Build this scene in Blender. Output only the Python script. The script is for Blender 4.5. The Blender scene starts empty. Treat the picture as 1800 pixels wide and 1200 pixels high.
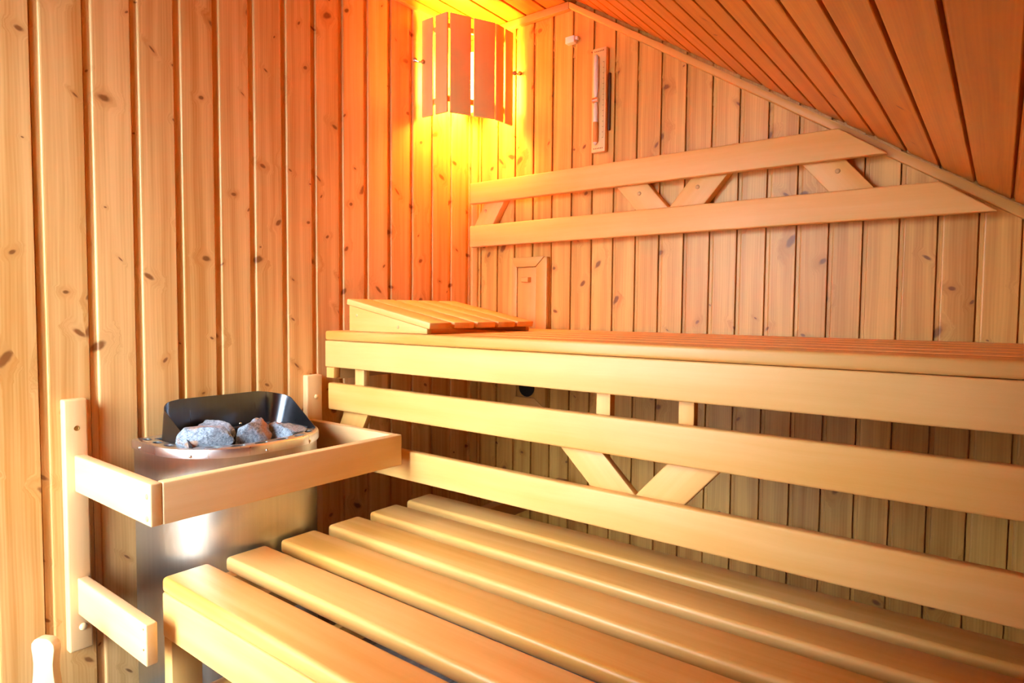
import bpy, bmesh, math, random
from mathutils import Vector, Matrix, noise as mnoise

random.seed(7)
scene = bpy.context.scene
COL = scene.collection
pi = math.pi

# ------------------------------------------------------------------ object helpers
def tag(o, label=None, cat=None, group=None, kind=None):
    if label: o['label'] = label
    if cat: o['category'] = cat
    if group: o['group'] = group
    if kind: o['kind'] = kind
    return o

def thing(name, loc, label, cat, group=None):
    o = bpy.data.objects.new(name, None)
    o.empty_display_size = .05
    o.location = loc
    COL.objects.link(o)
    return tag(o, label, cat, group)

def link(name, bm, mat, parent=None, M=None, smooth=False):
    """link a bmesh given in world coordinates; M is the object's own frame"""
    if M is None:
        M = Matrix.Identity(4)
    bmesh.ops.transform(bm, matrix=M.inverted(), verts=bm.verts)
    bmesh.ops.recalc_face_normals(bm, faces=bm.faces)
    me = bpy.data.meshes.new(name)
    bm.to_mesh(me); bm.free()
    if smooth:
        for p in me.polygons: p.use_smooth = True
    if mat: me.materials.append(mat)
    o = bpy.data.objects.new(name, me)
    COL.objects.link(o)
    if parent:
        o.parent = parent
        pm = Matrix.Translation(parent.location) if parent.type == 'EMPTY' else parent['_m']
        if parent.type != 'EMPTY':
            pm = Matrix([pm[i*4:i*4+4] for i in range(4)])
            o.matrix_basis = pm.inverted() @ M
        else:
            o.matrix_basis = pm.inverted() @ M
    else:
        o.matrix_basis = M
    o['_m'] = [v for r in M for v in r]
    return o

def frame(center, xdir, zdir=(0, 0, 1)):
    x = Vector(xdir).normalized(); z = Vector(zdir)
    if abs(x.dot(z)) > .95: z = Vector((0, 1, 0))
    y = z.cross(x).normalized(); z = x.cross(y)
    M = Matrix((x, y, z)).transposed().to_4x4()
    M.translation = Vector(center)
    return M

AX = {'x': (1, 0, 0), 'y': (0, 1, 0), 'z': (0, 0, 1)}

def bevel(bm, r, seg=3):
    if r > 0:
        bmesh.ops.bevel(bm, geom=list(bm.edges), offset=r, segments=seg, profile=.5, affect='EDGES', clamp_overlap=True)

def box_bm(xr, yr, zr):
    bm = bmesh.new()
    vs = [bm.verts.new((x, y, z)) for x in xr for y in yr for z in zr]
    for f in ((0,1,3,2),(4,6,7,5),(0,4,5,1),(2,3,7,6),(0,2,6,4),(1,5,7,3)):
        bm.faces.new([vs[i] for i in f])
    bmesh.ops.recalc_face_normals(bm, faces=bm.faces)
    return bm

def box(name, xr, yr, zr, mat, parent=None, grain='x', r=.003, seg=2):
    bm = box_bm(xr, yr, zr)
    bevel(bm, r, seg)
    c = ((xr[0]+xr[1])/2, (yr[0]+yr[1])/2, (zr[0]+zr[1])/2)
    o = link(name, bm, mat, parent, frame(c, AX[grain]))
    return smooth_bevel(o)

def smooth_bevel(o, ang=40):
    me = o.data
    for p in me.polygons: p.use_smooth = True
    try:
        me.set_sharp_from_angle(angle=math.radians(ang))
    except Exception:
        for p in me.polygons: p.use_smooth = False
    return o

def prism(name, poly, axis, d0, d1, mat, parent=None, grain=(1, 0, 0), r=.003, seg=2):
    """poly: 2-D outline. axis 'y': poly is (x,z); 'x': (y,z); 'z': (x,y)"""
    def P(a, b, d):
        return {'y': (a, d, b), 'x': (d, a, b), 'z': (a, b, d)}[axis]
    bm = bmesh.new()
    A = [bm.verts.new(P(a, b, d0)) for a, b in poly]
    B = [bm.verts.new(P(a, b, d1)) for a, b in poly]
    n = len(poly)
    bm.faces.new(A); bm.faces.new(B[::-1])
    for i in range(n):
        bm.faces.new((A[i], B[i], B[(i+1) % n], A[(i+1) % n]))
    bmesh.ops.recalc_face_normals(bm, faces=bm.faces)
    bevel(bm, r, seg)
    c = Vector(P(sum(p[0] for p in poly)/n, sum(p[1] for p in poly)/n, (d0+d1)/2))
    return smooth_bevel(link(name, bm, mat, parent, frame(c, grain)))

def cyl_bm(p0, p1, r0, r1=None, seg=24, bm=None, cap=True):
    r1 = r0 if r1 is None else r1
    p0, p1 = Vector(p0), Vector(p1)
    bm = bm or bmesh.new()
    M = frame(p0, p1-p0)
    y = M.col[1].to_3d(); z = M.col[2].to_3d()
    A, B = [], []
    for i in range(seg):
        a = 2*pi*i/seg
        d = y*math.cos(a)+z*math.sin(a)
        A.append(bm.verts.new(p0+d*r0)); B.append(bm.verts.new(p1+d*r1))
    for i in range(seg):
        bm.faces.new((A[i], A[(i+1) % seg], B[(i+1) % seg], B[i]))
    if cap:
        bm.faces.new(A[::-1]); bm.faces.new(B)
    return bm

def lathe_bm(prof, center, axis=(0, 0, 1), seg=24, bm=None):
    """prof: (radius, height) pairs from the bottom to the top"""
    bm = bm or bmesh.new()
    c = Vector(center); ax = Vector(axis).normalized()
    t = Vector((1, 0, 0)) if abs(ax.x) < .8 else Vector((0, 1, 0))
    u = ax.cross(t).normalized(); v = ax.cross(u)
    rings = []
    for r, h in prof:
        rings.append([bm.verts.new(c+ax*h+(u*math.cos(2*pi*i/seg)+v*math.sin(2*pi*i/seg))*max(r, 1e-5)) for i in range(seg)])
    for a, b in zip(rings, rings[1:]):
        for i in range(seg):
            bm.faces.new((a[i], a[(i+1) % seg], b[(i+1) % seg], b[i]))
    bm.faces.new(rings[0][::-1]); bm.faces.new(rings[-1])
    return bm

def dowel(parent, p, axis, r=.0055, h=.002, mat=None, name='dowel'):
    """small rounded plug head on a face; p on the face, axis outward"""
    prof = [(r, -.004), (r, 0), (r*.9, h*.55), (r*.55, h*.95), (r*.1, h)]
    return link(name, lathe_bm(prof, p, axis, 16), mat or M_dowel, parent, frame(p, (1, 0, 0)), smooth=True)

# ------------------------------------------------------------------ material helpers
class NT:
    def __init__(s, name):
        s.m = bpy.data.materials.new(name); s.m.use_nodes = True
        s.t = s.m.node_tree; s.n = s.t.nodes; s.l = s.t.links
        s.b = s.n['Principled BSDF']
    def new(s, t, **kw):
        n = s.n.new(t)
        for k, v in kw.items(): setattr(n, k, v)
        return n
    def put(s, sock, v):
        if isinstance(v, bpy.types.NodeSocket): s.l.new(v, sock)
        else: sock.default_value = v
    def math(s, op, a, b=0., c=None, clamp=False):
        n = s.new('ShaderNodeMath', operation=op, use_clamp=clamp)
        s.put(n.inputs[0], a); s.put(n.inputs[1], b)
        if c is not None: s.put(n.inputs[2], c)
        return n.outputs[0]
    def sep(s, v):
        n = s.new('ShaderNodeSeparateXYZ'); s.l.new(v, n.inputs[0]); return n.outputs
    def comb(s, x, y, z=0.):
        n = s.new('ShaderNodeCombineXYZ')
        for i, v in enumerate((x, y, z)): s.put(n.inputs[i], v)
        return n.outputs[0]
    def noise(s, vec, scale=1., detail=3., rough=.5, dist=0.):
        n = s.new('ShaderNodeTexNoise')
        s.l.new(vec, n.inputs['Vector'])
        n.inputs['Scale'].default_value = scale; n.inputs['Detail'].default_value = detail
        n.inputs['Roughness'].default_value = rough; n.inputs['Distortion'].default_value = dist
        return n.outputs[0]
    def mapr(s, v, a, b, c=0., d=1., smooth=False):
        n = s.new('ShaderNodeMapRange')
        if smooth: n.interpolation_type = 'SMOOTHSTEP'
        s.put(n.inputs[0], v)
        for i, x in enumerate((a, b, c, d)): s.put(n.inputs[i+1], x)
        return n.outputs[0]
    def mix(s, f, a, b, mode='MIX'):
        n = s.new('ShaderNodeMix', data_type='RGBA', blend_type=mode)
        s.put(n.inputs[0], f)
        for i, v in ((6, a), (7, b)):
            s.put(n.inputs[i], v if isinstance(v, bpy.types.NodeSocket) else (*v, 1.) if len(v) == 3 else v)
        return n.outputs[2]
    def bump(s, h, strength=.1, dist=.01):
        n = s.new('ShaderNodeBump')
        n.inputs['Strength'].default_value = strength; n.inputs['Distance'].default_value = dist
        s.l.new(h, n.inputs['Height']); s.l.new(n.outputs[0], s.b.inputs['Normal'])
    def col(s, c): s.put(s.b.inputs['Base Color'], c if isinstance(c, bpy.types.NodeSocket) else (*c, 1.))
    def set(s, **kw):
        for k, v in kw.items(): s.put(s.b.inputs[k.replace('_', ' ')], v)

def plank_material(name, pitch, phase, light, dark, knot_amount=.5, rough=.42, ku=.085, kv=.24, seed=0., spread=.3):
    """knotty spruce tongue-and-groove; UV is metres (u across the planks, v along them)"""
    k = NT(name)
    uv = k.new('ShaderNodeUVMap'); uv.uv_map = 'UVMap'
    u, v, _ = k.sep(uv.outputs[0])
    idx = k.math('FLOOR', k.math('DIVIDE', k.math('SUBTRACT', u, phase), pitch))
    wn = k.new('ShaderNodeTexWhiteNoise', noise_dimensions='1D')
    k.l.new(k.math('ADD', idx, seed), wn.inputs['W'])
    rnd = wn.outputs['Value']
    r1, r2, r3 = k.sep(wn.outputs['Color'])
    v2 = k.math('MULTIPLY_ADD', rnd, 23.7, v)
    # knots
    vor = k.new('ShaderNodeTexVoronoi', voronoi_dimensions='2D', feature='F1')
    vor.inputs['Scale'].default_value = 1.; vor.inputs['Randomness'].default_value = .9
    vec = k.comb(k.math('DIVIDE', u, ku), k.math('DIVIDE', v2, kv))
    k.l.new(vec, vor.inputs['Vector'])
    px, py, _ = k.sep(vor.outputs['Position'])
    vx, vy, _ = k.sep(vec)
    dx = k.math('MULTIPLY', k.math('SUBTRACT', vx, px), ku)
    dy = k.math('MULTIPLY', k.math('SUBTRACT', vy, py), kv)
    c1, c2, c3 = k.sep(vor.outputs['Color'])
    wob = k.noise(k.comb(k.math('MULTIPLY', u, 60.), k.math('MULTIPLY', v2, 60.)), 1., 2.)
    sh = k.math('MULTIPLY_ADD', c1, 1.0, .95)
    dd = k.math('SQRT', k.math('ADD', k.math('POWER', dx, 2.), k.math('POWER', k.math('MULTIPLY', k.math('ADD', dy, k.math('MULTIPLY', dx, k.math('MULTIPLY', k.math('SUBTRACT', c1, .5), 1.8))), sh), 2.)))
    dd = k.math('MULTIPLY', dd, k.math('MULTIPLY_ADD', wob, .9, .55))
    rad = k.math('MULTIPLY_ADD', k.math('POWER', c2, 1.5), .0125, .0032)
    present = k.math('LESS_THAN', c3, knot_amount)
    knot = k.math('MULTIPLY', k.mapr(dd, k.math('MULTIPLY', rad, .55), k.math('MULTIPLY', rad, 1.25), 1., 0., True), present)
    halo = k.math('MULTIPLY', k.mapr(dd, 0., k.math('MULTIPLY', rad, 4.5), 1., 0., True), present)
    # grain, bending round the knots
    ug = k.math('MULTIPLY_ADD', halo, k.math('MULTIPLY', dx, -1.2), u)
    wav = k.noise(k.comb(k.math('MULTIPLY', u, 9.), k.math('MULTIPLY', v2, 1.6)), 1., 2.)
    ug2 = k.math('MULTIPLY_ADD', wav, .02, ug)
    ring = k.math('SINE', k.math('MULTIPLY', k.math('ADD', ug2, k.math('MULTIPLY', r3, .3)), 900.))
    fine = k.noise(k.comb(k.math('MULTIPLY', ug2, 320.), k.math('MULTIPLY', v2, 4.)), 1., 3., .6)
    broad = k.noise(k.comb(k.math('MULTIPLY', ug2, 38.), k.math('MULTIPLY', v2, .9)), 1., 3., .55)
    g = k.math('ADD', k.math('MULTIPLY', k.mapr(broad, .34, .66), .68), k.math('ADD', k.math('MULTIPLY', k.mapr(fine, .3, .7), .26), k.math('MULTIPLY', ring, .07)))
    tone = k.math('ADD', k.math('MULTIPLY', g, .75), k.math('MULTIPLY', r1, spread))
    c = k.mix(k.mapr(tone, .15, .95), light, dark)
    warm = tuple(a*b for a, b in zip(dark, (.82, .62, .45)))
    c = k.mix(k.math('MULTIPLY', halo, .25), c, warm)
    c = k.mix(k.math('MULTIPLY', knot, .88), c, (.19, .058, .011))
    k.col(c)
    k.set(Roughness=rough)
    k.bump(k.math('SUBTRACT', g, k.math('MULTIPLY', knot, .4)), .10, .002)
    return k.m

def board_material(name, light, dark, rough=.5, streak=1.):
    """smooth pale sauna timber, grain along the object's own X axis"""
    k = NT(name)
    tc = k.new('ShaderNodeTexCoord'); oi = k.new('ShaderNodeObjectInfo')
    x, y, z = k.sep(tc.outputs['Object'])
    off = k.math('MULTIPLY', oi.outputs['Random'], 31.)
    X = k.math('ADD', x, off)
    wav = k.noise(k.comb(k.math('MULTIPLY', X, 1.8), k.math('MULTIPLY', y, 9.), k.math('MULTIPLY', z, 9.)), 1., 2.)
    Y = k.math('MULTIPLY_ADD', wav, .03, k.math('ADD', y, off)); Z = k.math('MULTIPLY_ADD', wav, .03, z)
    broad = k.noise(k.comb(k.math('MULTIPLY', X, 1.3), k.math('MULTIPLY', Y, 34.), k.math('MULTIPLY', Z, 34.)), 1., 3., .5)
    blot = k.noise(k.comb(k.math('MULTIPLY', X, 3.5), k.math('MULTIPLY', Y, 9.), k.math('MULTIPLY', Z, 9.)), 1., 2., .5)
    fine = k.noise(k.comb(k.math('MULTIPLY', X, 14.), k.math('MULTIPLY', Y, 420.), k.math('MULTIPLY', Z, 420.)), 1., 2., .6)
    g = k.math('ADD', k.math('MULTIPLY', k.mapr(broad, .3, .7), .42*streak), k.math('ADD', k.math('MULTIPLY', k.mapr(blot, .3, .72), .3), k.math('MULTIPLY', fine, .22)))
    t = k.math('ADD', g, k.math('MULTIPLY_ADD', oi.outputs['Random'], .28, -.1))
    k.col(k.mix(k.mapr(t, .1, .95), light, dark))
    k.set(Roughness=rough)
    k.bump(fine, .05, .001)
    return k.m

def plain(name, color, rough=.5, metal=0., **kw):
    k = NT(name); k.col(color); k.set(Roughness=rough, Metallic=metal, **kw); return k.m

LP_, BP_ = .1007, .0838
SPR_L, SPR_D = (.80, .505, .215), (.52, .24, .055)
M_wl = plank_material('spruce_left', LP_, -1.46, SPR_L, SPR_D, .70, .40, .080, .15, 3.)
M_wb = plank_material('spruce_back', BP_, .031, (.76, .44, .11), (.47, .20, .026), .55, .42, .07, .17, 40.)
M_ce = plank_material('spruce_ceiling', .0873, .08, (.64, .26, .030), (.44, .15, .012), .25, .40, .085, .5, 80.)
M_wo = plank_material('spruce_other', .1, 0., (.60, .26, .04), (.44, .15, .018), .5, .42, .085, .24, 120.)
M_board = board_material('alder_boards', (.82, .505, .185), (.71, .365, .075), .48)
M_slat = board_material('alder_slats', (.80, .49, .18), (.65, .32, .06), .42, 1.3)
M_guard = board_material('lime_guard', (.82, .56, .31), (.73, .43, .18), .48)
M_trim = board_material('pine_trim', (.72, .41, .11), (.60, .29, .06), .45)
M_beam = board_material('brown_beam', (.50, .26, .08), (.36, .16, .04), .6)
M_shade = board_material('shade_slats', (.82, .55, .24), (.74, .44, .16), .55)
M_dowel = board_material('dowel_wood', (.62, .39, .17), (.52, .29, .10), .5)
M_timer = board_material('timer_wood', (.82, .58, .25), (.74, .46, .16), .45)
M_hole = plain('dark_hole', (.012, .008, .006), .8)
M_screw = plain('screw_steel', (.75, .72, .66), .25, 1.)
M_brass = plain('brass_screw', (.55, .36, .12), .35, 1.)

def steel(name, col, rough, streak=.18, spots=False):
    k = NT(name)
    tc = k.new('ShaderNodeTexCoord')
    x, y, z = k.sep(tc.outputs['Object'])
    n = k.noise(k.comb(k.math('MULTIPLY', x, 90.), k.math('MULTIPLY', y, 90.), k.math('MULTIPLY', z, 3.)), 1., 3., .6)
    c = k.mix(k.mapr(n, .3, .7), col, tuple(a*.92 for a in col))
    r = k.math('MULTIPLY_ADD', n, streak, rough)
    if spots:
        sp = k.noise(k.comb(k.math('MULTIPLY', x, 300.), k.math('MULTIPLY', y, 300.), k.math('MULTIPLY', z, 300.)), 1., 2., .7)
        s2 = k.mapr(sp, .6, .7)
        c = k.mix(k.math('MULTIPLY', s2, .25), c, (.8, .76, .7))
        r = k.math('MULTIPLY_ADD', s2, .18, r)
    k.col(c); k.set(Roughness=r, Metallic=1.)
    return k.m
M_steel = steel('brushed_steel', (.62, .59, .53), .27, .10, True)
_t = M_steel.node_tree; _tg = _t.nodes.new('ShaderNodeTangent'); _tg.direction_type = 'RADIAL'; _tg.axis = 'Z'
_t.links.new(_tg.outputs[0], _t.nodes['Principled BSDF'].inputs['Tangent']); _t.nodes['Principled BSDF'].inputs['Anisotropic'].default_value = .75
M_rim = steel('rim_aluminium', (.78, .79, .82), .24, .1)
M_hood = steel('hood_steel', (.13, .14, .165), .24, .10)
M_bin = plain('sooty_bin', (.03, .026, .024), .55, .6)

def stone_material():
    k = NT('olivine_stone')
    tc = k.new('ShaderNodeTexCoord'); oi = k.new('ShaderNodeObjectInfo')
    va = k.new('ShaderNodeVectorMath', operation='ADD'); k.l.new(tc.outputs['Object'], va.inputs[0])
    k.l.new(k.comb(oi.outputs['Random'], oi.outputs['Random'], 0.), va.inputs[1])
    v = va.outputs[0]
    a = k.noise(v, 140., 4., .65); b = k.noise(v, 22., 3., .55); d = k.noise(v, 330., 2., .6)
    c = k.mix(k.mapr(a, .32, .68), (.07, .09, .125), (.33, .40, .50))
    c = k.mix(k.math('MULTIPLY', k.mapr(d, .55, .68), .5), c, (.55, .62, .70))
    c = k.mix(k.math('MULTIPLY', k.mapr(b, .56, .66), .75), c, (.34, .16, .055))
    k.col(c); k.set(Roughness=.85)
    k.bump(a, .6, .004)
    return k.m
M_stone = stone_material()

def floor_material():
    k = NT('grey_floor_tiles')
    tc = k.new('ShaderNodeTexCoord'); v = tc.outputs['Object']
    br = k.new('ShaderNodeTexBrick'); br.offset = 0.
    k.l.new(v, br.inputs['Vector'])
    br.inputs['Scale'].default_value = 1.; br.inputs['Brick Width'].default_value = .3; br.inputs['Row Height'].default_value = .3
    br.inputs['Mortar Size'].default_value = .004
    br.inputs['Color1'].default_value = (.30, .31, .32, 1); br.inputs['Color2'].default_value = (.25, .26, .275, 1); br.inputs['Mortar'].default_value = (.16, .155, .15, 1)
    a = k.noise(v, 30., 5., .65)
    c = k.mix(k.mapr(a, .35, .65), (.62, .64, .68), (1.25, 1.25, 1.25))
    k.col(k.mix(1., br.outputs['Color'], c, 'MULTIPLY'))
    k.set(Roughness=.38)
    k.bump(a, .08, .003)
    return k.m
M_floor = floor_material()

# ------------------------------------------------------------------ room shell
FZ = .07            # floor level
CZ = 2.09           # flat ceiling
SX, SS = .465, .656 # where the slope starts, its fall per metre
XR, YF = 2.10, -2.22
def ceil_z(x): return CZ if x <= SX else CZ-SS*(x-SX)

def plank_sheet(name, u0, u1, vlo, vhi, pitch, phase, P, mat, recess=.020, deep=.0065, back=.03, uoff=0.):
    """profiled tongue-and-groove boarding.  P(u, v, d) -> world point, d runs into the wall; vlo / vhi are functions of u"""
    pr = [(u0, 0.)]
    i = math.floor((u0-phase)/pitch)-1
    while phase+i*pitch < u1+pitch:
        e = phase+i*pitch                      # right-hand edge of a board's face
        for du, d in ((-.001, 0), (0, .001), (0, .011), (.0032, .011), (.0032, deep), (recess-.003, deep), (recess-.0022, .0024), (recess-.0008, .0007), (recess+.002, 0)):
            q = (e+du, d)
            if u0 < q[0] < u1: pr.append(q)
        i += 1
    pr.append((u1, 0.))
    bm = bmesh.new(); uvl = bm.loops.layers.uv.new('UVMap')
    # extra rows are not needed: vlo and vhi are linear between profile points
    lo = [bm.verts.new(P(u, vlo(u), d)) for u, d in pr]; hi = [bm.verts.new(P(u, vhi(u), d)) for u, d in pr]
    V = {}
    for (u, d), a, b in zip(pr, lo, hi):
        V[a] = (u+uoff, vlo(u)); V[b] = (u+uoff, vhi(u))
    corners = []
    for u in (u0, u1):
        a = bm.verts.new(P(u, vlo(u), back)); b = bm.verts.new(P(u, vhi(u), back))
        V[a] = (u+uoff, vlo(u)); V[b] = (u+uoff, vhi(u)); corners.append((a, b))
    for j in range(len(pr)-1):
        bm.faces.new((lo[j], lo[j+1], hi[j+1], hi[j]))
    (a0, b0), (a1, b1) = corners
    bm.faces.new((a0, b0, b1, a1))
    bm.faces.new((lo[0], hi[0], b0, a0)); bm.faces.new((lo[-1], a1, b1, hi[-1]))
    bm.faces.new([a0, a1]+lo[::-1]); bm.faces.new([b1, b0]+hi)
    for f in bm.faces:
        for l in f.loops: l[uvl].uv = V[l.vert]
    bmesh.ops.recalc_face_normals(bm, faces=bm.faces)
    me = bpy.data.meshes.new(name); bm.to_mesh(me); bm.free()
    me.materials.append(mat)
    o = bpy.data.objects.new(name, me); COL.objects.link(o)
    return o

c0 = lambda v: (lambda u: v)
wl = plank_sheet('wall_left', YF-.03, .03, c0(FZ-.03), c0(CZ+.02), LP_, -1.46, lambda u, v, d: (-d, u, v), M_wl)
wb_vhi = lambda u: ceil_z(u)
# the back wall is split at the ridge point only in its outline
wb = plank_sheet('wall_back', 0., XR+.03, c0(FZ-.03), lambda u: ceil_z(u)+.02, BP_, .031, lambda u, v, d: (u, d, v), M_wb, recess=.014, deep=.005)
wr = plank_sheet('wall_right', YF-.03, .03, c0(FZ-.03), c0(ceil_z(XR)+.01), .1, 0., lambda u, v, d: (XR+d, u, v), M_wo)
SL = math.sqrt(1+SS*SS)
def ceil_P(u, v, d):
    if u <= SX: return (u, v, CZ+d)
    s = (u-SX)/SL
    return (SX+s+d*SS/SL, v, CZ-SS*s+d/SL)
cf = plank_sheet('ceiling', -.03, SX, c0(YF-.03), c0(.03), .0873, .08, ceil_P, M_ce, recess=.010, deep=.005)
cs = plank_sheet('ceiling_slope', SX, SX+(XR-SX)*SL+.03, c0(YF-.03), c0(.03), .0873, .70, ceil_P, M_ce, recess=.010, deep=.005)
fl = link('floor', box_bm((-.03, XR+.03), (YF-.03, .03), (FZ-.06, FZ)), M_floor)

# the wall behind the camera, with the glass door that lets the daylight in
DX0, DX1, DZ1 = .02, .70, 1.98
REV = .24    # depth of the unseen door reveal, made deep to cut daylight towards the right
fm = lambda u, v, d: (u, YF-d, v)
def front_strip(name, x0, x1, lo, hi):
    return plank_sheet(name, x0, x1, lo, hi, .1, .05, fm, M_wo)
bm = bmesh.new()
me = bpy.data.meshes.new('tmp')
parts = [front_strip('wall_front', DX1, XR, c0(FZ-.03), lambda u: ceil_z(u)+.02), front_strip('wf_top', DX0, DX1, c0(DZ1), lambda u: ceil_z(u)+.02), front_strip('wf_left', 0., DX0, c0(FZ-.03), c0(CZ+.02))]
bm.free()
bm = bmesh.new()
for o in parts: bm.from_mesh(o.data)
bm.to_mesh(parts[0].data); bm.free()
for o in parts[1:]: bpy.data.objects.remove(o)
wf = parts[0]
for o in (wl, wb, wr, cf, cs, fl, wf): tag(o, kind='structure')

def glass_material():
    k = NT('door_glass')
    for n in list(k.n):
        if n.type != 'OUTPUT_MATERIAL': k.n.remove(n)
    tr = k.new('ShaderNodeBsdfTransparent'); tr.inputs[0].default_value = (.95, .98, .97, 1)
    gl = k.new('ShaderNodeBsdfGlossy'); gl.inputs['Roughness'].default_value = .02
    fr = k.new('ShaderNodeFresnel'); fr.inputs[0].default_value = 1.45
    mx = k.new('ShaderNodeMixShader')
    k.l.new(fr.outputs[0], mx.inputs[0]); k.l.new(tr.outputs[0], mx.inputs[1]); k.l.new(gl.outputs[0], mx.inputs[2])
    k.l.new(mx.outputs[0], k.n['Material Output'].inputs[0])
    return k.m
M_glass = glass_material()
door = bpy.data.objects.new('door_1', None); door.location = ((DX0+DX1)/2, YF, FZ); COL.objects.link(door); tag(door, kind='structure')
box('door_jamb', (DX0, DX0+.035), (YF-REV, YF+.01), (FZ, DZ1), M_trim, door, 'z')
box('door_jamb', (DX1-.035, DX1), (YF-REV, YF+.01), (FZ, DZ1), M_trim, door, 'z')
box('door_head', (DX0+.035, DX1-.035), (YF-REV, YF+.01), (DZ1-.035, DZ1), M_trim, door, 'x')
box('door_sill', (DX0+.035, DX1-.035), (YF-REV, YF-.031), (FZ-.04, FZ), M_trim, door, 'x')
box('door_glass', (DX0+.035, DX1-.035), (YF-.218, YF-.210), (FZ, DZ1-.035), M_glass, door, 'z', r=0)
link('door_handle', cyl_bm((DX1-.09, YF-.192, .95), (DX1-.09, YF-.192, 1.2), .014), M_dowel, door, smooth=False)

# mouldings
TH = .028
tag(prism('trim_1', [(.0, CZ-TH), (SX-.02, CZ-TH), (SX-.02+.0, CZ-.001), (.0, CZ-.001)], 'y', -.022, -.0005, M_trim, None, (1, 0, 0), .004), kind='structure')
dz = TH*SL
x1 = XR-.002
tag(prism('trim_2', [(SX-.02, ceil_z(SX-.02)-dz+.008), (x1, ceil_z(x1)-dz), (x1, ceil_z(x1)-.002), (SX-.02, CZ-.002)], 'y', -.022, -.0005, M_trim, None, (1, 0, -SS), .004), kind='structure')
tag(prism('trim_3', [(.0005, CZ-TH), (.022, CZ-TH), (.022, CZ-.001), (.0005, CZ-.001)], 'y', YF+.01, -.025, M_trim, None, (0, 1, 0), .004), kind='structure')
tag(prism('trim_4', [(.0005, -.0005), (.024, -.0005), (.024, -.010), (.010, -.024), (.0005, -.024)], 'z', FZ, CZ-TH-.001, M_trim, None, (0, 0, 1), .002), kind='structure')

# ------------------------------------------------------------------ upper bench
YB = -.7322
BT = .9492
XE = 2.06
ub = thing('upper_bench', (1.0, -.38, FZ), 'long pale upper bench of narrow slats running along the back wall, carrying the wedge headrest', 'bench')
n, w, g = 6, .0994, .0212
for i in range(n):
    y0 = YB+i*(w+g)
    box('slat', (.03, XE), (y0, y0+w), (.9205, BT), M_slat, ub, 'x', .007, 4)
box('front_fascia', (.03, XE), (YB, YB+.024), (.8386, .9195), M_board, ub, 'x', .004, 3)
sb = box('side_bearer', (.040, .072), (YB+.025, -.012), (.802, .9195), M_beam, ub, 'y', .002)
tag(sb, 'brown bearer under the left end of the bench')
box('front_block', (.036, .072), (YB+.001, YB+.0245), (.8055, .838), M_board, ub, 'z', .002)
for x in (.95, 1.95):
    box('bearer', (x, x+.035), (YB+.025, -.012), (.84, .9195), M_beam, ub, 'y', .002)
box('wall_ledger', (.075, .949), (-.035, -.012), (.86, .9195), M_beam, ub, 'x', .002)
for p in ((-.64, .851), (-.555, .842)):
    link('screw', lathe_bm([(.0065, -.003), (.0065, .0005), (.005, .002), (.002, .0024)], (.0722, p[0], p[1]), (1, 0, 0), 16), M_brass, sb, smooth=False)
for x in (1.98,):
    box('leg', (x, x+.045), (-.70, -.65), (FZ, .84), M_board, ub, 'z', .003)

# skirt of two boards under the upper bench (the back of the lower bench)
sk = thing('bench_skirt', (1.0, YB, .53), 'pale two-board skirt with diagonal braces hung below the upper bench fascia', 'backrest')
box('board', (.0433, XE), (YB, YB+.024), (.7086, .7906), M_board, sk, 'x', .005, 3)
box('board', (.10, XE), (YB, YB+.024), (.5458, .6272), M_board, sk, 'x', .005, 3)
yb0, yb1 = YB+.0242, YB+.044
for a, b in ((.143, .184), (.972, 1.007), (1.163, 1.196), (1.93, 1.965)):
    box('upright', (a, b), (yb0, yb0+.022), (.72, .918), M_board, sk, 'z', .002)
def brace(parent, t0, t1, b0, b1, zt, zb, ya, yb, ext, name='brace', mat=None):
    k = (b0-t0)/(zt-zb)
    poly = [(t0-k*ext, zt+ext), (t1-k*ext, zt+ext), (b1+k*ext, zb-ext), (b0+k*ext, zb-ext)]
    return prism(name, poly, 'y', ya, yb, mat or M_board, parent, (b0-t0, 0, zb-zt), .003, 2)
brace(sk, .873, .985, .958, 1.068, .7086, .6272, yb0, yb1, .03)
brace(sk, 1.145, 1.255, 1.072, 1.182, .7086, .6272, yb0, yb1, .03)
brace(sk, .093, .203, .020+.03, .130+.03, .7086, .6272, yb0, yb1, .025)
brace(sk, 1.86, 1.97, 1.785, 1.895, .7086, .6272, yb0, yb1, .03)

# ------------------------------------------------------------------ lower bench
lb = thing('lower_bench', (1.1, -.95, FZ), 'low front bench of six wide light slats in the foreground, left end by the heater', 'bench')
ya, w, g, zs = -1.3464, .0994, .0375, .4595
for i in range(6):
    y0 = ya+i*(w+g)
    s = box('slat', (.3146, XE), (y0, y0+w), (zs-.0330, zs), M_slat, lb, 'x', .009, 4)
box('front_fascia', (.3146, XE), (ya+.001, ya+.025), (.3323, zs-.0335), M_board, lb, 'x', .004, 3)
box('bearer', (.320, .355), (ya+.026, -.57), (.375, zs-.0335), M_board, lb, 'y', .002)
box('bearer', (.452, .489), (ya+.026, -.06), (.375, zs-.0335), M_beam, lb, 'y', .002)
box('bearer', (1.90, 1.94), (ya+.026, -.57), (.375, zs-.0335), M_beam, lb, 'y', .002)
for x in (.3146, 1.99):
    box('leg', (x, x+.034), (ya+.003, ya+.066), (FZ, .332), M_board, lb, 'z', .002)
    box('leg', (x, x+.034), (-.64, -.58), (FZ, .375), M_board, lb, 'z', .002)
    box('stretcher', (x+.004, x+.030), (ya+.067, -.641), (.13, .19), M_board, lb, 'y', .002)

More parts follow.
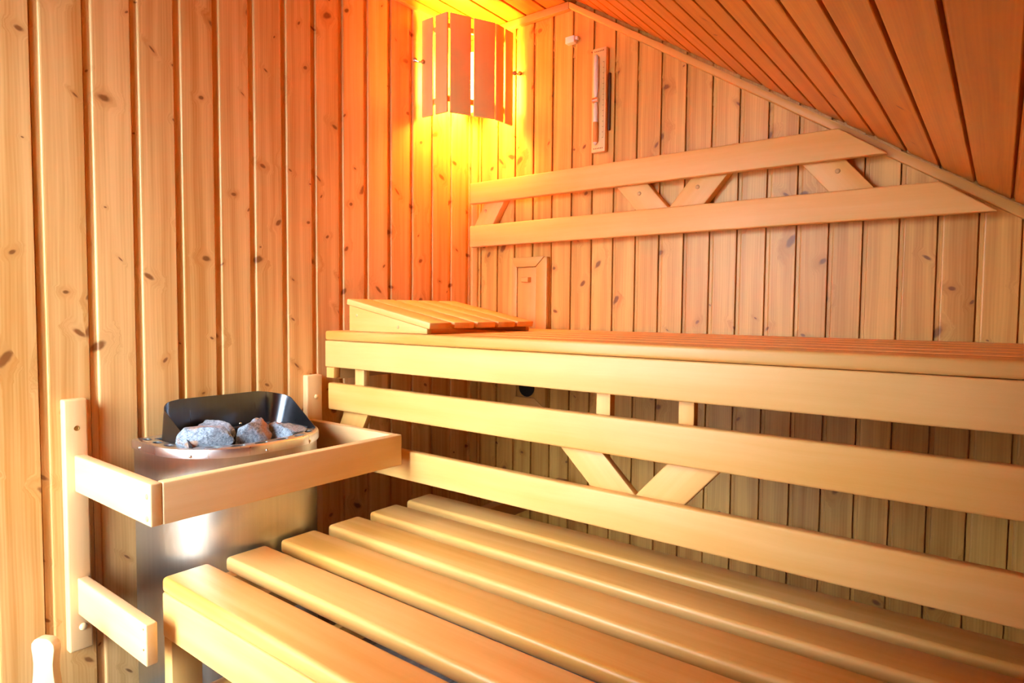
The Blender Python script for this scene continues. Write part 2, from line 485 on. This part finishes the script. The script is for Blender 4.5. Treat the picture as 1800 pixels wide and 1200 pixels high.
# ------------------------------------------------------------------ backrest on the back wall
br = thing('backrest', (.8, -.03, 1.26), 'two-board wooden backrest with slanted braces on the back wall above the upper bench', 'backrest')
prism('board', [(.0267, 1.4242), (1.432, 1.4225), (1.318, 1.5035), (.0267, 1.5039)], 'y', -.060, -.0352, M_board, br, (1, 0, 0), .004, 3)
prism('board', [(.0267, 1.2593), (1.661, 1.2575), (1.545, 1.3390), (.0267, 1.3403)], 'y', -.060, -.0352, M_board, br, (1, 0, 0), .004, 3)
for t0, t1, b0, b1, dx in ((.651, .761, .724, .836, .733), (.905, 1.018, .834, .948, .927), (1.224, 1.333, 1.295, 1.404, 1.314), (.071, .177, .020, .120, .087)):
    zt, zb = 1.4242, 1.3403
    if t0 < .1: b0, b1, t0, t1 = .028, .122, .081, .175
    bb = brace(br, t0, t1, b0, b1, zt, zb, -.035, -.0015, .03)
    dowel(bb, (dx, -.035, 1.396), (0, -1, 0), .0068, .003)

# ------------------------------------------------------------------ headrest
hr = thing('headrest', (.27, -.45, BT), 'wedge-shaped slatted wooden headrest lying on the left end of the upper bench', 'headrest')
xa, xb_, za, zb_ = .10, .452, 1.030, .963
dirx = Vector((xb_-xa, 0, zb_-za)).normalized()
T = .018
hy0, hy1 = -.705, -.225
ns = 5; gw = .013; sw = ((hy1-hy0)-gw*(ns-1))/ns
for i in range(ns):
    y0 = hy0+i*(sw+gw)
    bmx = bmesh.new()
    nrm = Vector((-dirx.z, 0, dirx.x))
    vs = []
    for s, P0 in ((0, Vector((xa, 0, za))), (1, Vector((xb_, 0, zb_)))):
        for y in (y0, y0+sw):
            for t in (0, T): vs.append(bmx.verts.new((P0.x+nrm.x*t, y, P0.z+nrm.z*t)))
    for f in ((0,1,3,2),(4,6,7,5),(0,4,5,1),(2,3,7,6),(0,2,6,4),(1,5,7,3)): bmx.faces.new([vs[j] for j in f])
    bmesh.ops.recalc_face_normals(bmx, faces=bmx.faces)
    bevel(bmx, .003, 2)
    smooth_bevel(link('slat', bmx, M_board, hr, frame(((xa+xb_)/2, y0+sw/2, (za+zb_)/2), dirx)))
def cheek(y0, y1):
    return prism('side_panel', [(xa+.010, BT+.0005), (.440, BT+.0005), (.440, zb_+.0015), (xa+.010, za-.0025)], 'y', y0, y1, M_board, hr, (1, 0, 0), .0015, 2)
ck = cheek(-.702, -.684); cheek(-.247, -.229)
for x, z in ((.145, .997), (.325, .966)):
    dowel(ck, (x, -.702, z), (0, -1, 0), .0048, .0015)

# ------------------------------------------------------------------ heater
yc, hl, xf, axx, byy, HZ = -1.072, .2045, .3055, .185, .165, .6965
HX0 = .008
def outline(ins=0., n=14, x0=None):
    x0 = HX0 if x0 is None else x0
    h, X, a, b = hl-ins, xf-ins, axx-ins*.75, byy-ins*.9
    pts = [(x0, yc-h)]
    for i in range(n+1):
        t = pi/2*i/n
        pts.append((X-a+a*math.sin(t), yc-h+b-b*math.cos(t)))
    return pts+[(x, 2*yc-y) for x, y in reversed(pts)]
def loft(name, loops, mat, parent, capb=True, capt=True, smooth=True, M=None, closed=False):
    bm = bmesh.new(); rs = [[bm.verts.new(p) for p in L] for L in loops]
    n = len(rs[0])
    prs = list(zip(rs, rs[1:]))+([(rs[-1], rs[0])] if closed else [])
    for a, b in prs:
        for i in range(n): bm.faces.new((a[i], a[(i+1) % n], b[(i+1) % n], b[i]))
    if not closed:
        if capb: bm.faces.new(rs[0][::-1])
        if capt: bm.faces.new(rs[-1])
    o = link(name, bm, mat, parent, M)
    return smooth_bevel(o, 35) if smooth else o
L = lambda ins, z, x0=None: [(x, y, z) for x, y in outline(ins, x0=x0)]
ht = thing('sauna_heater', (.17, yc, FZ), 'brushed steel electric sauna heater on the left wall with stones in its open top', 'heater')
INS = .040
# body: a jacket with an inner wall
loft('body', [L(.005, FZ+.012), L(.005, HZ-.016), L(.012, HZ-.016), L(.012, FZ+.012)], M_steel, ht, closed=True)
loft('base', [L(.012, FZ+.0005), L(.010, FZ+.0115), L(.04, FZ+.0115)], M_bin, ht)
# rim: outer skirt, rounded shoulder, flat ring, inner lip; pierced by ventilation holes
rim = loft('rim', [L(.0, HZ-.022), L(.0, HZ-.006), L(.0015, HZ-.002), L(.005, HZ), L(INS-.003, HZ, .045), L(INS, HZ-.002, .045), L(INS, HZ-.03, .045), L(INS-.003, HZ-.03, .045), L(INS-.004, HZ-.004, .045), L(.0065, HZ-.004), L(.004, HZ-.008), L(.004, HZ-.022)], M_rim, ht, closed=True)
# holes along the middle of the ring
mid = outline(.0215, 40)
acc = [0.]
for a, b in zip(mid, mid[1:]): acc.append(acc[-1]+math.dist(a, b))
tot = acc[-1]
def at(s):
    for i in range(len(mid)-1):
        if acc[i+1] >= s:
            t = (s-acc[i])/(acc[i+1]-acc[i]); a, b = mid[i], mid[i+1]
            return (a[0]+(b[0]-a[0])*t, a[1]+(b[1]-a[1])*t), (b[0]-a[0], b[1]-a[1])
    return mid[-1], (mid[-1][0]-mid[-2][0], mid[-1][1]-mid[-2][1])
cut = bmesh.new()
nh = 14
for i in range(nh):
    (x, y), (tx, ty) = at(.035+(tot-.07)*i/(nh-1))
    l = math.hypot(tx, ty); tx /= l; ty /= l
    A, B = [], []
    for j in range(20):
        a = 2*pi*j/20
        u, v = .0165*math.cos(a), .0095*math.sin(a)
        p = (x+tx*u-ty*v, y+ty*u+tx*v)
        A.append(cut.verts.new((*p, HZ-.014))); B.append(cut.verts.new((*p, HZ+.01)))
    for j in range(20): cut.faces.new((A[j], A[(j+1) % 20], B[(j+1) % 20], B[j]))
    cut.faces.new(A[::-1]); cut.faces.new(B)
co = link('cutter', cut, None)
md = rim.modifiers.new('b', 'BOOLEAN'); md.object = co; md.operation = 'DIFFERENCE'; md.solver = 'EXACT'
bpy.context.view_layer.update()
dg = bpy.context.evaluated_depsgraph_get()
nm = bpy.data.meshes.new_from_object(rim.evaluated_get(dg))
rim.modifiers.clear(); rim.data = nm
bpy.data.objects.remove(co)
smooth_bevel(rim, 30)
loft('stone_bin', [L(INS+.001, HZ-.062, .047), L(INS+.001, HZ-.012, .047), L(INS+.005, HZ-.012, .050), L(INS+.005, HZ-.057, .050)], M_bin, ht, capt=True)
for s in (.27, .47, .62, .80, .05):
    po = outline(0., 40); ac = [0.]
    for a, b in zip(po, po[1:]): ac.append(ac[-1]+math.dist(a, b))
    q = s*ac[-1]
    for i in range(len(po)-1):
        if ac[i+1] >= q:
            t = (q-ac[i])/(ac[i+1]-ac[i]); a, b = po[i], po[i+1]
            x, y = a[0]+(b[0]-a[0])*t, a[1]+(b[1]-a[1])*t
            nx, ny = b[1]-a[1], -(b[0]-a[0]); l = math.hypot(nx, ny); nx /= l; ny /= l
            if nx < 0 and x > .2: nx, ny = -nx, -ny
            break
    link('screw', lathe_bm([(.0042, -.002), (.0042, .001), (.003, .0024), (.001, .0028)], (x, y, HZ-.016), (nx, ny, 0), 14), M_screw, rim, smooth=True)
# hood: one bent sheet, tall at the back, falling to the front at both sides
def hood_loop():
    pts = []
    yl, yr, xb, xfr, rad = yc-.162, yc+.162, .044, .225, .034
    for i in range(9): pts.append((xfr+(xb+rad-xfr)*i/8, yl))
    for i in range(1, 9):
        t = pi/2*i/8; pts.append((xb+rad-rad*math.sin(t), yl+rad-rad*math.cos(t)))
    for i in range(1, 12): pts.append((xb, yl+rad+(yr-yl-2*rad)*i/12))
    pts += [(x, 2*yc-y) for x, y in reversed(pts[:17])]
    return pts
hp = hood_loop()
bmh = bmesh.new()
ac = [0.]
for a, b in zip(hp, hp[1:]): ac.append(ac[-1]+math.dist(a, b))
side = ac[16]; tot_h = ac[-1]
rows = 6
inner, outer = [], []
for j in range(rows+1):
    ri, ro = [], []
    for i, (x, y) in enumerate(hp):
        s = min(ac[i], tot_h-ac[i])
        if s < side*.90: h = .004+.077*(s/(side*.90))
        else:
            q = min((s-side*.90)/(side*.22), 1); h = .081+.009*math.sin(q*pi/2)
        a = hp[max(i-1, 0)]; b = hp[min(i+1, len(hp)-1)]
        nx, ny = (b[1]-a[1]), -(b[0]-a[0]); l = math.hypot(nx, ny); nx /= l; ny /= l   # inward or outward
        if (x-.17)*nx+(y-yc)*ny < 0: nx, ny = -nx, -ny
        t = j/rows
        fl_ = (.036 if ny > 0 else -.010)*t*h/.089*abs(ny)
        z = HZ-.020+(h+.020)*t
        ri.append(bmh.verts.new((max(x+nx*fl_, .022), y+ny*fl_, z)))
        ro.append(bmh.verts.new((max(x+nx*(fl_+.0016), .0204), y+ny*(fl_+.0016), z)))
    inner.append(ri); outer.append(ro)
N = len(hp)
for j in range(rows):
    for i in range(N-1):
        bmh.faces.new((inner[j][i], inner[j][i+1], inner[j+1][i+1], inner[j+1][i]))
        bmh.faces.new((outer[j][i], outer[j+1][i], outer[j+1][i+1], outer[j][i+1]))
    for i in (0, N-1): bmh.faces.new((inner[j][i], inner[j+1][i], outer[j+1][i], outer[j][i]))
for i in range(N-1):
    bmh.faces.new((inner[0][i], outer[0][i], outer[0][i+1], inner[0][i+1])); bmh.faces.new((inner[rows][i], inner[rows][i+1], outer[rows][i+1], outer[rows][i]))
hood = smooth_bevel(link('splash_hood', bmh, M_hood, ht), 50)
for y in (yc-.03, yc+.05):
    link('rivet', lathe_bm([(.004, -.002), (.004, .001), (.002, .0026)], (.0535, y, HZ+.008), (1, 0, .1), 14), M_screw, hood, smooth=True)
# engraved plate low on the jacket
def on_jacket(s, z, out=.0006):
    po = outline(.005, 40); ac2 = [0.]
    for a, b in zip(po, po[1:]): ac2.append(ac2[-1]+math.dist(a, b))
    for i in range(len(po)-1):
        if ac2[i+1] >= s:
            t = (s-ac2[i])/(ac2[i+1]-ac2[i]); a, b = po[i], po[i+1]
            d = Vector((b[1]-a[1], -(b[0]-a[0]), 0)).normalized()
            p = Vector((a[0]+(b[0]-a[0])*t, a[1]+(b[1]-a[1])*t, z))
            if d.dot(p-Vector((.15, yc, z))) < 0: d = -d
            return p+d*out
eb = bmesh.new()
s0 = .17
def stroke(pts, wd=.0012):
    for (sa, zA), (sb_, zB) in zip(pts, pts[1:]):
        for k in range(4):
            f0, f1 = k/4, (k+1)/4
            a = (sa+(sb_-sa)*f0, zA+(zB-zA)*f0); b = (sa+(sb_-sa)*f1, zA+(zB-zA)*f1)
            cyl_bm(on_jacket(s0+a[0], a[1]), on_jacket(s0+b[0], b[1]), wd/2, seg=6, bm=eb)
stroke([(0, .385), (.034, .385), (.034, .345), (0, .345), (0, .385)])
stroke([(.006, .352), (.014, .378), (.020, .360), (.028, .379)])
link('engraved_mark', eb, plain('etched', (.10, .06, .045), .6), ht)

# stones lying in the heater's open top
def stone(loc, size, seed, rot, label, squash=(1, .8, .7)):
    rnd = random.Random(seed)
    bm = bmesh.new()
    bmesh.ops.create_icosphere(bm, subdivisions=4, radius=1.)
    planes = []
    for _ in range(13):
        v = Vector((rnd.gauss(0, 1), rnd.gauss(0, 1), rnd.gauss(0, 1))).normalized()
        planes.append((v, rnd.uniform(.58, .86)))
    off = Vector((seed*3.1, seed*1.7, 0))
    for v in bm.verts:
        d = v.co.normalized()
        r = 1.05
        for pn, h in planes:
            c = d.dot(pn)
            if c > .05: r = min(r, h/c)
        r *= 1+.05*mnoise.noise(d*3.+off)+.025*mnoise.noise(d*9.+off)
        v.co = Vector((d.x*squash[0], d.y*squash[1], d.z*squash[2]))*r*size
    me = bpy.data.meshes.new('heater_stone'); 
    for f in bm.faces: f.smooth = True
    bm.to_mesh(me); bm.free()
    me.set_sharp_from_angle(angle=math.radians(24))
    me.materials.append(M_stone)
    o = bpy.data.objects.new('heater_stone', me)
    o.location = loc; o.rotation_euler = rot
    COL.objects.link(o)
    return tag(o, label, 'stone', 'grey stones in the sauna heater')
ZS = HZ-.004
STONES = [
    ((.192, -1.185, ZS+.004), .064, 3, (.2, .1, 1.25), 'big grey block of a stone at the front left of the heater tray', (1.0, .85, .78)),
    ((.205, -1.080, ZS+.008), .056, 11, (.1, -.3, 1.9), 'grey stone with a brown edge in the middle of the heater tray', (1.15, .75, .72)),
    ((.212, -.982, ZS), .052, 8, (.3, .1, 1.4), 'rust-patched grey stone at the front right of the heater tray', (1.15, .8, .62)),
    ((.100, -1.116, ZS+.014), .044, 21, (.4, .2, .7), 'grey stone leaning at the back of the heater tray behind the middle stone', (1.1, .8, .7)),
    ((.120, -1.005, ZS), .042, 33, (.1, .5, .3), 'small grey stone at the back right of the heater tray under the hood', (1.0, .8, .6)),
    ((.108, -1.190, ZS-.012), .045, 14, (.2, .1, .2), 'dark brownish stone at the shaded back left of the heater tray', (1., .8, .7)),
    ((.232, -1.118, ZS-.036), .024, 17, (.2, .6, .2), 'small pebble wedged low between the front left and middle stones', (1., .8, .7)),
    ((.246, -1.022, ZS-.028), .022, 19, (.6, .1, .2), 'small pebble wedged low between the middle and front right stones', (1., .8, .7)),
]
for a in STONES: stone(*a[:5], squash=a[5])

# ------------------------------------------------------------------ guard rail round the heater
gr = thing('heater_guard', (.2, -1.09, FZ), 'pale wooden guard rail on wall posts boxing in the heater', 'guard rail')
G = M_guard
p1 = box('post', (.0006, .025), (-1.4215, -1.3745), (.228, .808), G, gr, 'z', .004, 3)
p2 = box('post', (.0006, .025), (-.792, -.738), (.228, .815), G, gr, 'z', .004, 3)
z0, z1 = .598, .681
r1 = box('side_rail', (.0255, .408), (-1.404, -1.382), (z0, z1), G, gr, 'x', .003, 3)
box('front_rail', (.386, .4095), (-1.3815, -.765), (z0, z1), G, gr, 'y', .003, 3)
box('side_rail', (.0255, .3855), (-.788, -.7655), (z0, z1), G, gr, 'x', .003, 3)
r3 = box('low_rail', (.0255, .377), (-1.404, -1.382), (.314, .398), G, gr, 'x', .003, 3)
for z in (.655, .612): dowel(r1, (.393, -1.404, z), (0, -1, 0), .0055, .002)
for z in (.387, .346): link('nail', lathe_bm([(.0022, -.002), (.0022, .0006), (.001, .001)], (.366, -1.404, z), (0, -1, 0), 10), M_brass, r3)
dowel(p1, (.025, -1.394, .282), (1, 0, 0), .0085, .006, G)
dowel(p2, (.025, -.760, .748), (1, 0, 0), .0075, .005, G)
link('screw_hole', lathe_bm([(.006, -.004), (.006, .0004), (.0042, .0006), (.004, .0004)], (.025, -1.397, .742), (1, 0, 0), 16), M_brass, p1)

# ------------------------------------------------------------------ corner lamp
lamp = thing('corner_lamp', (.09, -.13, 1.70), 'glowing corner lamp behind an angled shade of upright wooden slats, high in the corner', 'lamp')
zb0, zt0 = 1.698, 2.035
def slat_between(p0, p1, zb, zt, th=.008):
    p0, p1 = Vector((*p0, 0)), Vector((*p1, 0))
    d = (p1-p0).normalized(); nn = Vector((-d.y, d.x, 0))       # towards the bulb
    bm = bmesh.new(); vs = []
    for p in (p0, p1):
        for t in (0, th):
            for z in (zb, zt): vs.append(bm.verts.new((p.x+nn.x*t, p.y+nn.y*t, z)))
    for f in ((0,1,3,2),(4,6,7,5),(0,4,5,1),(2,3,7,6),(0,2,6,4),(1,5,7,3)): bm.faces.new([vs[j] for j in f])
    bmesh.ops.recalc_face_normals(bm, faces=bm.faces)
    bevel(bm, .0015, 2)
    return smooth_bevel(link('shade_slat', bm, M_shade, lamp, frame(((p0.x+p1.x)/2, (p0.y+p1.y)/2, (zb+zt)/2), (0, 0, 1))))
PA, PB_, PC, PD = Vector((.012, -.303)), Vector((.134, -.303)), Vector((.213, -.135)), Vector((.213, -.030))
def seg(a, b, f0, f1): return (a.lerp(b, f0), a.lerp(b, f1))
for a, b, f0, f1 in ((PA, PB_, .0, .44), (PA, PB_, .54, 1.0), (PB_, PC, .07, .49), (PB_, PC, .55, .99), (PC, PD, .04, .46), (PC, PD, .54, .98)):
    p, q = seg(a, b, f0, f1); slat_between(p, q, zb0, zt0)
def inset(a, b):
    d = (b-a).normalized(); nn = Vector((-d.y, d.x)); return a+nn*.0085, b+nn*.0085
for z in (1.748, 1.992):
    for a, b in ((PA, PB_), (PB_, PC), (PC, PD)):
        a2, b2 = inset(a, b)
        a2, b2 = a2.lerp(b2, .04), a2.lerp(b2, .96)
        d = (b2-a2).normalized(); nn = Vector((-d.y, d.x))
        bm = bmesh.new(); vs = []
        for p in (a2, b2):
            for t in (0, .012):
                for zz in (z-.009, z+.009): vs.append(bm.verts.new((p.x+nn.x*t, p.y+nn.y*t, zz)))
        for f in ((0,1,3,2),(4,6,7,5),(0,4,5,1),(2,3,7,6),(0,2,6,4),(1,5,7,3)): bm.faces.new([vs[j] for j in f])
        link('batten', bm, M_shade, lamp, frame(((a2.x+b2.x)/2, (a2.y+b2.y)/2, z), (d.x, d.y, 0)))
def clip(p, q):
    """bent wire clip with two round lugs bridging shade and wall"""
    p, q = Vector(p), Vector(q)
    bm = bmesh.new(); m = (p+q)/2+Vector((.004, -.004, -.005))
    ax_ = Vector((1, -1, 0)).normalized()
    for a, b in ((p, m), (m, q)): cyl_bm(a, b, .0035, seg=10, bm=bm)
    for c in (p, q):
        lathe_bm([(.008, -.002), (.009, 0), (.008, .002), (.003, .003)], c, ax_, 16, bm)
    link('wire_clip', bm, M_screw, lamp, smooth=False)
clip((.006, -.330, 1.892), (.022, -.307, 1.889)); clip((.219, -.030, 1.889), (.226, -.008, 1.893))
bulb_c = Vector((.082, -.105, 1.865))
sock = cyl_bm((.030, -.030, bulb_c.z-.09), (.030, -.030, bulb_c.z+.09), .028)
link('lamp_base', box_bm((.0245, .075), (-.075, -.0245), (bulb_c.z-.10, bulb_c.z+.10)), plain('porcelain', (.75, .72, .66), .4), lamp); sock.free()
kb = NT('lit_glass')
kb.col((.9, .8, .6)); kb.set(Roughness=.3)
kb.b.inputs['Emission Color'].default_value = (1., .34, .04, 1.)
LAMP = 160.
kb.b.inputs['Emission Strength'].default_value = LAMP
prof = [(.012, -.085), (.026, -.080), (.036, -.065), (.040, -.035), (.040, .035), (.036, .065), (.026, .080), (.012, .085)]
tag(link('glass_globe', lathe_bm(prof, bulb_c+Vector((.032, -.032, 0)), (0, 0, 1), 20), kb.m, lamp, smooth=True), 'glowing frosted glass')

# ------------------------------------------------------------------ small fittings on the back wall
tm = thing('sand_timer', (.57, -.002, 1.554), 'tall narrow wooden sand timer with a glass tube on the back wall', 'timer')
prism('back_plate', [(.5435, 1.554), (.597, 1.554), (.597, 1.900), (.5435, 1.900)], 'y', -.022, -.004, M_timer, tm, (0, 0, 1), .003, 2)
box('side_strip', (.600, .606), (-.010, -.0006), (1.625, 1.815), plain('dark_red_strip', (.07, .018, .006), .6), tm, 'z', .001)  # thin dark red strip just right of the back plate
kg = NT('tube_glass'); kg.col((.97, .90, .82)); kg.set(Roughness=.08); kg.b.inputs['Transmission Weight'].default_value = .25
tube = link('glass_tube', lathe_bm([(.002, 0), (.0075, .008), (.0085, .03), (.0085, .115), (.006, .135), (.0022, .147), (.006, .159), (.0085, .18), (.0085, .27), (.0075, .293), (.002, .300)], (.5635, -.0292, 1.577), (0, 0, 1), 18), kg.m, tm, smooth=True)
link('sand', lathe_bm([(.002, .0), (.0085, .008), (.0092, .02), (.0092, .072), (.006, .080), (.002, .081)], (.5635, -.0292, 1.579), (0, 0, 1), 18), plain('tan_sand', (.62, .30, .08), .8), tube, smooth=True)
link('clamp', cyl_bm((.555, -.032, 1.725), (.575, -.032, 1.725), .0095, seg=16), M_screw, tm, smooth=False)
tb = bmesh.new()
def into(bm_dst, bm_src):
    me = bpy.data.meshes.new('t'); bm_src.to_mesh(me); bm_src.free(); bm_dst.from_mesh(me); bpy.data.meshes.remove(me)
into(tb, box_bm((.5893, .5899), (-.0224, -.0215), (1.600, 1.852)))
for i in range(15): into(tb, box_bm((.585, .5895), (-.0224, -.0215), (1.600+i*.0178, 1.6013+i*.0178)))
M_mark = plain('mark_brown', (.30, .12, .03), .7)
for z in (1.888, 1.565):
    lt = box_bm((.552, .588), (-.0223, -.0215), (z-.0004, z))
    for i in range(6): into(lt, box_bm((.552+i*.0065, .5555+i*.0065), (-.0224, -.0215), (z, z+.0032)))
    link('printed_line', lt, M_mark, tm)
link('scale_marks', tb, M_mark, tm)

se = thing('temperature_sensor', (.455, -.001, 1.944), 'small white sensor box high on the back wall beside the lamp', 'sensor')
Wp = plain('white_plastic', (.86, .82, .76), .4)
box('housing', (.434, .470), (-.024, -.0006), (1.944, 1.967), Wp, se, 'x', .002)
box('cable_nub', (.4705, .480), (-.018, -.004), (1.953, 1.964), Wp, se, 'x', .002)

vt = thing('wall_vent', (.283, -.001, .655), 'wooden-framed sliding air vent on the back wall beside the headrest', 'vent')
V0, V1, W0, W1 = .200, .365, .655, 1.213
fw_ = .040
def vstrip(poly, name='frame_strip', grain=(0, 0, 1)):
    # bevelled strip: full thickness inside, thin outside is reversed here (raised at the opening)
    return prism(name, poly, 'y', -.022, -.0006, M_trim, vt, grain, .003, 2)
vstrip([(V0, W1), (V0+fw_*.62, W1-.036), (V1-fw_*1.25, W1-.036), (V1-.012, W1)], grain=(1, 0, 0))
vstrip([(V1-.0105, W1-.001), (V1-fw_*1.22, W1-.0365), (V1-fw_*1.22, W0+.0365), (V1, W0+.001), (V1, W1-.001)])
prism('frame_strip', [(V0, W1-.001), (V0+fw_*.60, W1-.0365), (V0+fw_*.60, W0+.0365), (V0, W0+.001)], 'y', -.014, -.0006, M_trim, vt, (0, 0, 1), .002)
vstrip([(V0+.001, W0), (V1-.001, W0), (V1-fw_*1.25, W0+.036), (V0+fw_*.62, W0+.036)], grain=(1, 0, 0))
sp_ = box('slide_panel', (V0+fw_*.62, V1-fw_*1.25), (-.009, -.0006), (.775, W1-.0375), M_trim, vt, 'z', .001)
box('knob', (.255, .287), (-.030, -.0092), (1.121, 1.139), M_board, sp_, 'x', .002)
box('vent_plate', (V0+fw_*.62, V1-fw_*1.25), (-.007, -.0006), (W0+.037, .774), M_trim, vt, 'z', .001)
tag(link('air_hole', lathe_bm([(.036, 0), (.036, .0012), (.030, .0014)], (.270, -.0068, .728), (0, -1, 0), 28), M_hole, vt), 'round black opening')

# ------------------------------------------------------------------ bucket in the bottom left corner
bk = thing('sauna_bucket', (.245, -1.625, FZ), 'pale wooden bucket with an upright handle stave in the bottom left corner', 'bucket')
bc = Vector((.245, -1.625, FZ)); R0, R1, BH = .105, .118, .185
st = bmesh.new(); ks = 18
for i in range(ks):
    a0, a1 = 2*pi*i/ks+.008, 2*pi*(i+1)/ks-.008
    vs = []
    for z, R in ((.001, R0), (BH, R1)):
        for r in (R-.014, R):
            for a in (a0, a1): vs.append(st.verts.new((bc.x+r*math.cos(a), bc.y+r*math.sin(a), FZ+z)))
    for f in ((0,1,3,2),(4,6,7,5),(0,4,5,1),(2,3,7,6),(0,2,6,4),(1,5,7,3)): st.faces.new([vs[j] for j in f])
link('staves', st, M_guard, bk, frame(bc, (0, 0, 1)))
link('bottom', cyl_bm((bc.x, bc.y, FZ+.012), (bc.x, bc.y, FZ+.024), .090, seg=32), M_guard, bk)
for z in (.035, .14):
    hb = bmesh.new(); R = R0+(R1-R0)*z/BH
    rg = [[hb.verts.new((bc.x+rr*math.cos(2*pi*i/36), bc.y+rr*math.sin(2*pi*i/36), FZ+zz)) for i in range(36)] for rr, zz in ((R+.0005, z), (R+.003, z), (R+.0035, z+.016), (R+.001, z+.016))]
    for a, b in zip(rg, rg[1:]+rg[:1]):
        for i in range(36): hb.faces.new((a[i], a[(i+1) % 36], b[(i+1) % 36], b[i]))
    link('hoop', hb, M_screw, bk)
hs = [(.030, .0), (.030, BH-.02), (.027, BH+.005), (.0235, BH+.030), (.0225, BH+.050), (.0245, BH+.068), (.0265, BH+.080), (.0255, BH+.090), (.019, BH+.098), (.010, BH+.102)]
def handle_stave(ang):
    poly = [(w_, h_) for w_, h_ in hs]+[(-w_, h_) for w_, h_ in reversed(hs)]
    rad = Vector((math.cos(ang), math.sin(ang), 0)); tan = Vector((-rad.y, rad.x, 0))
    bm = bmesh.new(); ff = []
    for t in (R1+.001, R1+.019):
        ff.append([bm.verts.new(bc+rad*(t+.0*h_)+tan*w_+Vector((0, 0, h_+.001))) for w_, h_ in poly])
    bm.faces.new(ff[0]); bm.faces.new(ff[1][::-1]); n_ = len(poly)
    for i in range(n_): bm.faces.new((ff[0][i], ff[0][(i+1) % n_], ff[1][(i+1) % n_], ff[1][i]))
    bmesh.ops.recalc_face_normals(bm, faces=bm.faces)
    bevel(bm, .002, 2)
    return smooth_bevel(link('handle_stave', bm, M_guard, bk, frame(bc+rad*R1, (0, 0, 1))))
handle_stave(math.radians(118)); handle_stave(math.radians(298))

# ------------------------------------------------------------------ light
wd = bpy.data.worlds.new('World'); scene.world = wd; wd.use_nodes = True
bg = wd.node_tree.nodes['Background']
# overcast sky: three times brighter overhead than at the horizon, a darker terrace below
nt = wd.node_tree; nn_ = nt.nodes
tcw = nn_.new('ShaderNodeTexCoord'); sp = nn_.new('ShaderNodeSeparateXYZ'); nt.links.new(tcw.outputs['Generated'], sp.inputs[0])
rp = nn_.new('ShaderNodeValToRGB'); nt.links.new(sp.outputs[2], rp.inputs[0])
e = rp.color_ramp.elements
e[0].position = 0.; e[0].color = (.31, .335, .36, 1)
e[1].position = 1.; e[1].color = (2.6, 2.85, 3.1, 1)
e2 = e.new(.02); e2.color = (.89, .96, 1.05, 1)
nt.links.new(rp.outputs[0], bg.inputs[0]); bg.inputs[1].default_value = 10.0
pl = bpy.data.lights.new('door_portal', 'AREA'); pl.shape = 'RECTANGLE'; pl.size = DX1-DX0-.07; pl.size_y = DZ1-FZ-.035
pl.cycles.is_portal = True
po = bpy.data.objects.new('door_portal', pl); COL.objects.link(po)
po.location = ((DX0+DX1)/2, YF-REV-.005, (FZ+DZ1-.035)/2); po.rotation_euler = (pi/2, 0, pi)

# ------------------------------------------------------------------ camera
cam = bpy.data.cameras.new('Camera'); co = bpy.data.objects.new('Camera', cam); COL.objects.link(co); scene.camera = co
cam.sensor_width = 36.; cam.lens = 1121.4/1800*36.; cam.clip_start = .02
yaw, pitch, roll = .6539, -.0496, .0083
fwd = Vector((-math.sin(yaw)*math.cos(pitch), math.cos(yaw)*math.cos(pitch), math.sin(pitch)))
rt = Vector((math.cos(yaw), math.sin(yaw), 0)); up = rt.cross(fwd)
r2 = rt*math.cos(roll)+up*math.sin(roll); u2 = -rt*math.sin(roll)+up*math.cos(roll)
Mc = Matrix((r2, u2, -fwd)).transposed().to_4x4(); Mc.translation = Vector((1.6767, -1.9355, 1.0178))
co.matrix_world = Mc

for o in bpy.data.objects:
    if '_m' in o: del o['_m']

vs_ = scene.view_settings
vs_.view_transform = 'Standard'; vs_.look = 'None'; vs_.exposure = 1.37; vs_.gamma = 1.; vs_.use_curve_mapping = False
scene.cycles.max_bounces = 9; scene.cycles.diffuse_bounces = 7; scene.cycles.glossy_bounces = 4; scene.cycles.transparent_max_bounces = 12
scene.cycles.caustics_reflective = False; scene.cycles.caustics_refractive = False
scene.cycles.use_denoising = True
